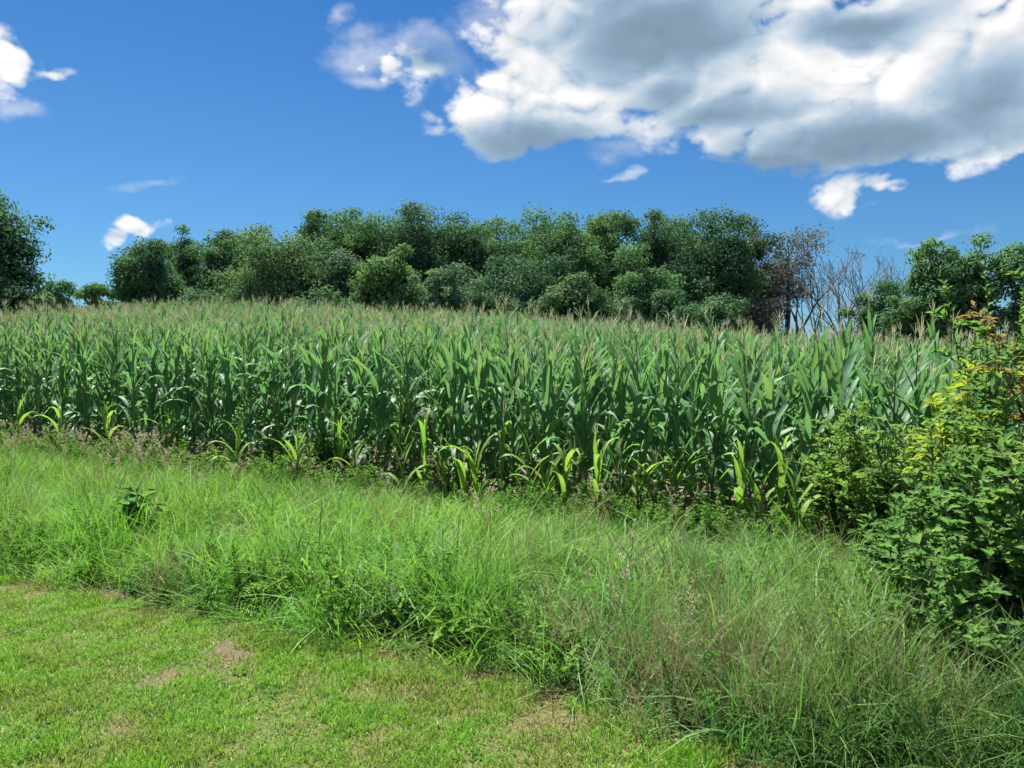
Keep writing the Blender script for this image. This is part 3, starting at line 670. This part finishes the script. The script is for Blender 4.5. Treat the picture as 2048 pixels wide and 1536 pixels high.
def tree(px_, top, hw, dep, kind, label, seed, low=.12, dens=1.0, clumps=46, lsize=.28, shape=1.0, loose=0.0, name='broadleaf_tree', group='trees behind the corn field'):
    rg = np.random.default_rng(seed)
    X, Y = at(px_, dep), dep; gz = tz(X, Y); Rr = 1.48 * hw * dep / F; H = zat(top, dep) - gz
    c0 = H * low; cz = (H + c0) / 2; ch = (H - c0) / 2
    o = link(name, None, loc=(X, Y, gz - .1), label=label, cat='tree', group=group)
    clumps = int(clumps * 1.7)
    # clump centres: biased to the outside of the crown, wide at mid height
    d = unit(rg.normal(size=(clumps, 3))); rad = rg.uniform(.25, 1, clumps) ** .5
    lobe = unit(rg.normal(size=(5, 3))) * rg.uniform(.30, .52, (5, 1)); lobe[:, 2] = lobe[:, 2] * .7 + .05
    cc = d * rad[:, None] * .60 + lobe[rg.integers(0, 5, clumps)]
    wz = 1 - .25 * np.clip(cc[:, 2], 0, 1) * shape
    cr = Rr * rg.uniform(.15, .36, clumps)
    C = np.stack([cc[:, 0] * wz * (Rr - cr * .6), cc[:, 1] * wz * (Rr - cr * .6), cz + cc[:, 2] * (ch - cr * .6)], 1)
    C[0] = (rg.normal(0, .15) * Rr, rg.normal(0, .15) * Rr, H - cr[0] * .8)
    for q_ in range(1, 6): C[q_] = (rg.normal(0, .28) * Rr, rg.normal(0, .28) * Rr, c0 + (H - c0) * rg.uniform(.68, .93))
    k_extra = 3                                    # a few sprays breaking the outline
    th = rg.uniform(0, 6.28, k_extra); zz = rg.uniform(.3, .95, k_extra)
    E = np.stack([np.cos(th) * Rr * np.sqrt(1 - (zz * .9) ** 2) * 1.05, np.sin(th) * Rr * np.sqrt(1 - (zz * .9) ** 2) * .85, cz + zz * ch * .92], 1)
    C = np.concatenate([C, E]); cr = np.concatenate([cr, Rr * rg.uniform(.14, .22, k_extra)])
    Vs, Ts, tone, off = [], [], [], 0
    per = (cr / cr.mean()) ** 2 * 270 * dens * (Rr / 4.0) ** .9
    for p, r_, k_ in zip(C, cr, per):
        k_ = int(np.clip(k_, 26, 1500))
        dd = unit(rg.normal(size=(k_, 3)) + np.array([0, 0, .35]))
        rr = r_ * rg.uniform(.45 - .2 * loose, 1.12 + .3 * loose, k_)[:, None] * (1 + .25 * np.sin(dd[:, :1] * 5 + p[0]) * np.sin(dd[:, 1:2] * 6 + p[2]))
        pos_ = p + dd * rr * np.array([1.1, 1.1, .78])
        nr = unit(dd * 1.1 + rg.normal(0, .42, (k_, 3)) + np.array([0, 0, .3]))
        L_ = lsize * rg.uniform(.65, 1.3, k_)
        Vl, Tl = leaves(rg, pos_, nr, L_, L_ * .62, .3)
        Vs.append(Vl); Ts.append(Tl + off); off += len(Vl)
        tone.append(np.repeat(np.clip(rg.normal(.45, .2, k_) + rg.normal(0, .16), 0, 1), 4))
    link('crown', fast_mesh('crown', np.concatenate(Vs), None, np.concatenate(Ts), mat=M['crown_' + kind], attrs={'tone': np.concatenate(tone)}), o)
    fork = np.array([rg.normal(0, .1) * Rr, rg.normal(0, .1) * Rr, c0 + (H - c0) * .30])
    r0 = .016 * H + .03
    paths, rad_ = [], []
    p, r_ = limb(rg, (0, 0, 0), fork, r0 * 1.15, r0 * .75, 6, .15); paths.append(p); rad_.append(r_)
    p, r_ = limb(rg, fork, C[0], r0 * .7, .03, 7, .25); paths.append(p); rad_.append(r_)
    for j in rg.choice(np.arange(1, clumps), min(16, clumps - 1), replace=False):
        s_ = rg.uniform(0, .8); a_ = paths[0][-1] + (C[0] - paths[0][-1]) * s_ if C[j, 2] > fork[2] else fork * np.array([1, 1, rg.uniform(.5, 1)])
        p, r_ = limb(rg, a_, C[j], r0 * .34, .02, 6, .25); paths.append(p); rad_.append(r_)
    V, Qd = grow(paths, rad_, 6)
    link('trunk', fast_mesh('trunk', V, Qd, mat=M['bark'], smooth=True), o)
    return o
def bare_tree(px_, top, hw, dep, label, seed, forks=3, leafy=0.0):
    rg = np.random.default_rng(seed)
    X, Y = at(px_, dep), dep; gz = tz(X, Y); H = zat(top, dep) - gz; Rr = hw * dep / F
    o = link('bare_tree', None, loc=(X, Y, gz - .1), label=label, cat='tree', group='bare dead trees behind the corn field')
    tp, tr, bp_, br = [], [], [], []
    ends = []
    def rec(p, d, L, r, lev):
        S = 5; pts_ = [p]
        for k in range(S - 1):
            d = unit(d + rg.normal(0, .12, 3)); pts_.append(pts_[-1] + d * L / (S - 1))
        (tp if lev < 2 else bp_).append(np.array(pts_)); (tr if lev < 2 else br).append(np.linspace(r, r * .6, S))
        if lev >= 5: ends.append(pts_[-1]); return
        for k in range(rg.integers(2, 4) if lev else forks):
            th = rg.uniform(0, 6.28) if lev else 6.28 * k / forks + rg.normal(0, .3)
            a = np.array([np.cos(th), np.sin(th), rg.uniform(-.15, .35)]); dd = unit(d * .9 + a * rg.uniform(.45, .85) + np.array([0, 0, .12]))
            rec(pts_[-1] if k < 2 else pts_[int(rg.integers(2, S))], dd, L * rg.uniform(.66, .84), r * rg.uniform(.55, .68), lev + 1)
    rec(np.zeros(3), np.array([0, 0, 1.0]), H * .24, .012 * H + .03, 0)
    allp = np.concatenate(tp + bp_); ss = np.full(3, H / allp[:, 2].max()); ss[:2] *= np.clip(Rr / (ss[0] * np.percentile(np.hypot(allp[:, 0], allp[:, 1]), 95)), .75, 1.6)
    V, Qd = grow([p * ss for p in tp], [np.maximum(r, .05) for r in tr], 5); link('trunk', fast_mesh('trunk', V, Qd, mat=M['bark_grey'], smooth=True), o)
    V, Qd = grow([p * ss for p in bp_], [np.maximum(r, .019) for r in br], 3); link('branches', fast_mesh('branches', V, Qd, mat=M['bark_grey']), o)
    if leafy:
        E = np.array(ends) * ss; E = E[rg.uniform(0, 1, len(E)) < leafy]
        E = np.repeat(E, 7, 0) + rg.normal(0, .28, (len(E) * 7, 3))
        Vl, Tl = leaves(rg, E, rg.normal(size=E.shape), .26 * rg.uniform(.6, 1.3, len(E)), .15)
        link('crown', fast_mesh('crown', Vl, None, Tl, mat=M['crown_brown'], attrs={'tone': np.repeat(rg.uniform(0, 1, len(E)), 4)}), o)
    return o

tree(-20, 378, 82, 58, 'dark', 'tall airy green tree at the far left edge of the wood', 101, .08, .9, 60, .28, loose=.35)
tree(20, 560, 62, 56, 'dark', 'low dark tree at the foot of the airy left-edge tree', 102, .05, 1, 30)
tree(125, 560, 40, 125, 'mid', 'distant pale tree in the sky gap near the left edge', 103, .05, 1, 26, .45)
tree(190, 565, 36, 118, 'mid', 'small distant tree just left of the rounded tree', 104, .05, 1, 24, .45)
tree(305, 474, 66, 75, 'dark', 'rounded dark tree standing at the left end of the main wood', 105, .05, 1.1, 60)
tree(375, 452, 42, 84, 'dark', 'loose-topped tree rising behind the rounded left-end tree', 106, .1, .8, 36, .28, loose=.5)
tree(440, 455, 52, 82, 'dark', 'dark tree between the loose-topped tree and the broad olive tree', 107, .06, 1.1, 44)
tree(520, 446, 46, 82, 'mid', 'spiky-topped tree behind the broad olive tree', 108, .1, .8, 36, loose=.4)
tree(565, 476, 100, 72, 'olive', 'broad olive-green tree in the left half of the wood', 109, .04, 1.1, 64)
tree(622, 420, 38, 82, 'dark', 'narrow tree with a tufted top over the olive tree', 110, .1, .8, 34, loose=.3)
tree(690, 414, 70, 80, 'mid', 'tall tree between the tufted narrow tree and the tallest dark tree', 111, .08, 1, 54)
tree(822, 404, 88, 82, 'dark', 'tallest broad dark tree of the wood', 112, .08, 1.15, 66)
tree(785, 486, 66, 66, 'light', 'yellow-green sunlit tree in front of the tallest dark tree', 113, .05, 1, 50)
tree(700, 500, 62, 70, 'grey', 'grey-green tree just left of the yellow-green tree', 114, .05, .9, 44)
tree(885, 532, 56, 62, 'grey', 'low grey-green rounded tree right beside the yellow-green tree', 115, .04, 1, 40)
tree(920, 424, 68, 83, 'dark', 'dark tree adjoining the tallest tree on its right side', 116, .08, 1, 50)
tree(1020, 433, 52, 84, 'mid', 'tree in the dip of the skyline at the middle of the wood', 117, .08, .85, 44, loose=.2)
tree(1030, 505, 88, 68, 'dark', 'dark spreading tree before the dip in the skyline', 118, .04, 1.1, 56)
tree(1135, 420, 78, 82, 'mid', 'broad tree with a flat wide top right of the skyline dip', 119, .08, 1, 58)
tree(1215, 428, 50, 84, 'mid', 'tree on the right shoulder of the flat-topped tree', 120, .08, 1, 40)
tree(1160, 545, 58, 62, 'olive', 'low olive tree at the wood\'s edge below the flat-topped tree', 121, .03, 1, 38)
tree(1272, 486, 68, 68, 'mid', 'mid-green tree standing forward of the twin round-topped trees', 122, .04, 1, 50)
tree(1300, 419, 52, 80, 'dark', 'first of the twin round-topped trees at the right of the wood', 123, .08, 1.1, 46)
tree(1408, 416, 82, 76, 'dark', 'second and larger of the twin round-topped dark trees', 124, .05, 1.15, 66)
tree(1508, 454, 42, 82, 'dark', 'last green tree of the wood before the brown thinning one', 125, .1, .9, 36, loose=.3)
tree(1565, 462, 66, 80, 'brown', 'thinning tree with grey-brown crown beside the bare trees', 126, .35, .34, 40, .24, loose=.5)
tree(1500, 585, 60, 72, 'brown', 'brown withered undergrowth tree below the thinning crown', 131, .05, .3, 26, .28, loose=.4)
bare_tree(1590, 456, 80, 79, 'thin bare tree poking out of the brown thinning crown', 132, 3, .25)
bare_tree(1645, 520, 45, 76, 'short bare tree left of the wide bare tree', 133, 3)
bare_tree(1715, 478, 95, 78, 'wide bare leafless tree against the sky', 134, 4)
bare_tree(1790, 525, 45, 80, 'small bare tree right of the wide bare tree', 135, 3)
bare_tree(1690, 492, 70, 82, 'bare tree just behind the wide bare tree', 140, 4)
bare_tree(1752, 490, 55, 84, 'slender bare tree between the wide and the small bare tree', 141, 4)

tree(1762, 562, 52, 68, 'dark', 'small dark leafy tree at the foot of the wide bare tree', 136, .04, .95, 36)
tree(1862, 476, 54, 62, 'mid', 'upright green tree standing alone right of the bare trees', 137, .04, 1, 48)
tree(1955, 468, 52, 62, 'mid', 'green tree at the right beside the lone upright tree', 138, .05, .8, 44, loose=.4)
tree(2060, 480, 60, 60, 'mid', 'green tree at the right edge of the picture behind the sumac', 139, .05, .9, 40)
# the wood behind and below the front trees
for k, (px_, top, hw, dep, lab) in enumerate(((350, 505, 62, 92, 'dim tree deep in the wood behind the rounded left-end tree'), (480, 490, 90, 94, 'dim tree deep in the wood behind the olive tree'), (640, 460, 90, 95, 'dim tree deep in the wood behind the tufted tree'),
                                            (760, 450, 90, 96, 'dim tree deep in the wood behind the yellow-green tree'), (960, 455, 90, 96, 'dim tree deep in the wood behind the skyline dip'), (1090, 455, 90, 95, 'dim tree deep in the wood behind the flat-topped tree'), (1230, 455, 90, 95, 'dim tree deep in the wood left of the twin trees'), (1360, 455, 90, 94, 'dim tree deep in the wood between the twin trees'))):
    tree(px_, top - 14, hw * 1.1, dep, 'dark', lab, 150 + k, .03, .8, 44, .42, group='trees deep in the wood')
for k, (px_, top, hw, lab) in enumerate(((275, 580, 52, 'dark undergrowth bush below the rounded left-end tree'), (400, 560, 70, 'dark undergrowth bush left of the olive tree'), (640, 570, 70, 'dark undergrowth bush left of the yellow-green tree'), (960, 560, 60, 'dark undergrowth bush right of the low grey-green tree'),
                                        (1080, 575, 60, 'dark undergrowth bush left of the low olive tree'), (1240, 570, 60, 'dark undergrowth bush right of the low olive tree'), (1340, 560, 70, 'dark undergrowth bush below the twin trees'), (1440, 570, 60, 'dark undergrowth bush right of the twin trees'), (1830, 600, 60, 'low bush at the foot of the lone upright tree'), (1920, 600, 60, 'low bush between the two right-hand green trees'))):
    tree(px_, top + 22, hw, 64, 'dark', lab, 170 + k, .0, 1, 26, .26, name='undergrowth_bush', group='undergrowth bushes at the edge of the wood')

# ------------------------------------------------------------------ shrubs and weeds near us
NEAR = {'yellow': [(.13, .18, .030), (.19, .23, .034), (.25, .26, .045)], 'bush': [(.065, .125, .04), (.095, .16, .05), (.135, .195, .062)], 'gold': [(.085, .155, .045), (.12, .19, .055), (.165, .225, .075)],
        'rust': [(.15, .095, .055), (.19, .125, .065), (.13, .15, .055)], 'dark': [(.06, .125, .045), (.085, .155, .05), (.12, .19, .06)], 'blue': [(.08, .16, .095), (.11, .20, .12), (.15, .23, .14)], 'fresh': [(.085, .165, .04), (.12, .21, .045), (.16, .25, .06)]}
for k, c in NEAR.items(): M['near_' + k] = leaf_mat(k + '_leaf', [tuple(1.45 * v_ for v_ in q_) for q_ in c], .50, .65, .10, src='attr')
def shrub(px_, dep, top, hw_m, label, kind, seed, stems=7, lv=40, L=.09, Wd=.045, name='shrub', cat='shrub', group=None, stem='stem', spread=1.0, low=.15, droop=0.2, side=5, bias=0.0, base=None, curl=.3, splay=.6):
    """stems that fan out of one foot, side twigs, and leaves along them (leaves point out along the twig)"""
    rg = np.random.default_rng(seed)
    X, Y = (at(px_, dep), dep) if base is None else base
    gz = tz(X, Y); H = zat(top, dep) - gz
    o = link(name, None, loc=(X, Y, gz - .03), label=label, cat=cat, group=group)
    paths, rad, tips, P_, A_, tone = [], [], [], [], [], []
    for k in range(stems):
        th = rg.uniform(0, 6.28); ro = hw_m * rg.uniform(.1, 1) * spread; hh = H * rg.uniform(.5, 1.0) if k else H
        if not k: ro *= .3
        S = 8; q_ = np.linspace(0, 1, S)
        p = np.stack([bias * q_ ** 2 + np.cos(th) * ro * q_ ** 1.3 + rg.normal(0, .012, S), np.sin(th) * ro * q_ ** 1.3 + rg.normal(0, .012, S), hh * (q_ - droop * .25 * q_ ** 3) / (1 - droop * .25)], 1)
        p[0, :2] += rg.normal(0, .03, 2)
        paths.append(p); rad.append(np.linspace(.004 + .004 * H, .002, S))
        twigs = [(p, low)]
        for j in range(side):
            f_ = rg.uniform(low, .95); a = np.array([np.interp(f_, q_, p[:, c]) for c in range(3)])
            t2 = rg.uniform(0, 6.28); L2 = hw_m * rg.uniform(.25, .65) * (1.15 - .5 * f_)
            qq = np.linspace(0, 1, 5)[:, None]
            tw = a + qq * L2 * np.array([np.cos(t2), np.sin(t2), rg.uniform(.2, .9)]) - np.array([0, 0, 1]) * droop * L2 * qq ** 2
            paths.append(tw); rad.append(np.linspace(.003, .0012, 5)); twigs.append((tw, .1))
        for tw, lo in twigs:
            m_ = max(4, int(lv * (1 if tw is p else .45))); S2 = len(tw); f_ = rg.uniform(lo, 1, m_); qq = np.linspace(0, 1, S2)
            pos_ = np.stack([np.interp(f_, qq, tw[:, c]) for c in range(3)], 1); dr = unit(tw[-1] - tw[0])
            a_ = rg.uniform(0, 6.28, m_); out_ = np.stack([np.cos(a_), np.sin(a_), rg.uniform(-.35, .5, m_)], 1)
            P_.append(pos_); A_.append(unit(out_ * splay + dr * .5)); tone.append(np.clip(rg.normal(.45, .22, m_) + .12 * rg.normal(), 0, 1))
    P_ = np.concatenate(P_); A_ = np.concatenate(A_); tone = np.concatenate(tone); m_ = len(P_)
    nr = np.array([[0, 0, 1.0]]) + rg.normal(0, .45, (m_, 3)); Ls = L * rg.uniform(.4, 1.3, m_)
    Vl, Tl = leaves(rg, P_, nr, Ls, Wd * Ls / L * rg.uniform(.75, 1.2, m_), curl, axis=A_)
    V, Qd = grow(paths, rad, 4)
    link('stems', fast_mesh('stems', V, Qd, mat=M[stem] if isinstance(stem, str) else stem, smooth=True), o)
    link('foliage', fast_mesh('foliage', Vl, None, Tl, mat=M['near_' + kind], attrs={'tone': np.repeat(tone, 4)}), o)
    return o
# shrubs at the right
shrub(2150, 5.2, 480, .62, 'tall sumac-like shrub with rust-brown leaves at the right edge', 'rust', 201, 12, 70, .06, .022, 'rusty_shrub', stem='stem_red', side=9, low=.5, droop=.5)
shrub(1985, 6.8, 520, .5, 'light green sapling standing behind the rusty shrub', 'bush', 202, 6, 80, .075, .034, 'sapling', low=.25, side=9)
shrub(1930, 5.6, 716, .60, 'shrub with yellow-green sprays on top, right of the corn', 'yellow', 203, 7, 34, .075, .034, side=9, low=.5, droop=.6)
shrub(2040, 5.3, 670, .7, 'dense mid-green bush under the yellow-green sprays', 'bush', 204, 13, 46, .075, .036, side=11, low=.15)
shrub(1890, 5.0, 840, .55, 'leafy green bush before the yellow-sprayed shrub', 'bush', 205, 14, 46, .065, .032, side=11, low=.10)
shrub(1960, 4.25, 930, .55, 'dark dense bush with thin bare stems at the lower right', 'dark', 206, 14, 44, .07, .036, side=10, low=.28)
shrub(1800, 4.7, 985, .40, 'small dark bush at the left foot of the right-hand shrubs', 'dark', 207, 12, 46, .06, .03, side=9, low=.10)
shrub(2085, 4.0, 880, .5, 'green bush cut by the right picture edge', 'bush', 208, 13, 44, .075, .038, side=10, low=.22)
shrub(1900, 3.75, 1120, .38, 'low dark bush in front of the dense right-hand bushes', 'dark', 213, 18, 70, .05, .026, side=9, low=.12)
shrub(1690, 7.0, 785, .45, 'bushy goldenrod-like weed clump before the corn at the right', 'gold', 209, 20, 80, .06, .018, 'weed_clump', 'weed', side=8, low=.15)
shrub(1775, 6.3, 840, .45, 'second goldenrod-like weed clump touching the right-hand shrubs', 'gold', 210, 20, 80, .06, .018, 'weed_clump', 'weed', side=8, low=.15)
shrub(1640, 7.3, 850, .28, 'thin weed clump left of the goldenrod-like clumps', 'gold', 211, 9, 60, .06, .018, 'weed_clump', 'weed', side=5, low=.2)
shrub(1735, 4.7, 1145, .16, 'single bright yellow-green weed below the right-hand shrubs', 'fresh', 212, 4, 30, .06, .03, 'leafy_weed', 'weed', side=3)
# weeds in the verge
shrub(270, 6.9, 985, .30, 'dark broad-leaved weed clump in the grass at the left', 'dark', 220, 10, 30, .15, .05, 'broadleaf_weed', 'weed', side=3, low=.15, curl=.6)
shrub(655, 10.6, 852, .46, 'large bushy blue-green weed at the foot of the corn', 'bush', 221, 22, 70, .075, .018, 'bushy_weed', 'weed', side=7, low=.05)
shrub(560, 11.4, 880, .30, 'smaller bushy weed left of the large bushy weed', 'bush', 222, 12, 50, .075, .018, 'bushy_weed', 'weed', side=5, low=.05)
shrub(800, 4.75, 1185, .20, 'blue-green thistle-like weed at the lawn edge', 'blue', 223, 9, 26, .13, .022, 'thistle_weed', 'weed', side=2, low=.05)
shrub(930, 4.45, 1215, .20, 'broad green dock-like weed beside the thistle-like weed', 'fresh', 224, 7, 12, .12, .035, 'dock_weed', 'weed', side=1, low=.05, curl=.7)
shrub(1130, 4.05, 1240, .20, 'leafy weed at the lawn edge before the brown grass', 'bush', 225, 8, 26, .06, .014, 'leafy_weed', 'weed', side=3, low=.05)
shrub(520, 5.2, 1110, .28, 'bright leafy weed patch on the sunny grass edge at left', 'fresh', 226, 14, 40, .05, .012, 'leafy_weed', 'weed', side=4, low=.05)
shrub(690, 4.9, 1135, .26, 'yellowish leafy weed left of the thistle-like weed', 'fresh', 227, 12, 40, .05, .012, 'leafy_weed', 'weed', side=4, low=.05)
shrub(380, 5.7, 1090, .25, 'green leafy weed at the lawn edge under the dark broad-leaved clump', 'bush', 228, 12, 40, .05, .012, 'leafy_weed', 'weed', side=4, low=.05)
shrub(1700, 3.25, 1500, .16, 'round-leaved light green weed at the bottom edge', 'fresh', 229, 6, 8, .11, .085, 'round_leaved_weed', 'weed', side=1, low=.3, curl=.3)
shrub(2030, 3.9, 1300, .28, 'big round-leaved weed in the lower right corner', 'bush', 230, 9, 10, .15, .12, 'round_leaved_weed', 'weed', side=1, low=.3, curl=.3)
# long drooping grass, the shrubs' shade put into its darker green
rng = np.random.default_rng(17)
protos = []
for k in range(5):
    V, Qd = blades(rng, 26, .06, .85, .0052, .25, 1.5, 7); protos.append(fast_mesh('long_tuft', V, Qd, mat=M['grass_shade_tone']))
n = 330; px_ = rng.uniform(1600, 2250, n); d_ = rng.uniform(2.6, 3.9, n); x = (px_ - 1024) / F * d_; y = d_
uu, vv = toun(x, y); ok = vv > lawn_edge(uu) + .03; x, y = x[ok], y[ok]; n = len(x)
sc = rng.uniform(.4, .72, n)
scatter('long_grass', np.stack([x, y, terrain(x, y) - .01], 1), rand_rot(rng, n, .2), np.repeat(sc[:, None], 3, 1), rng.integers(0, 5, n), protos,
        'long drooping grass leaves with shade painted in at the lower right', cat='grass')
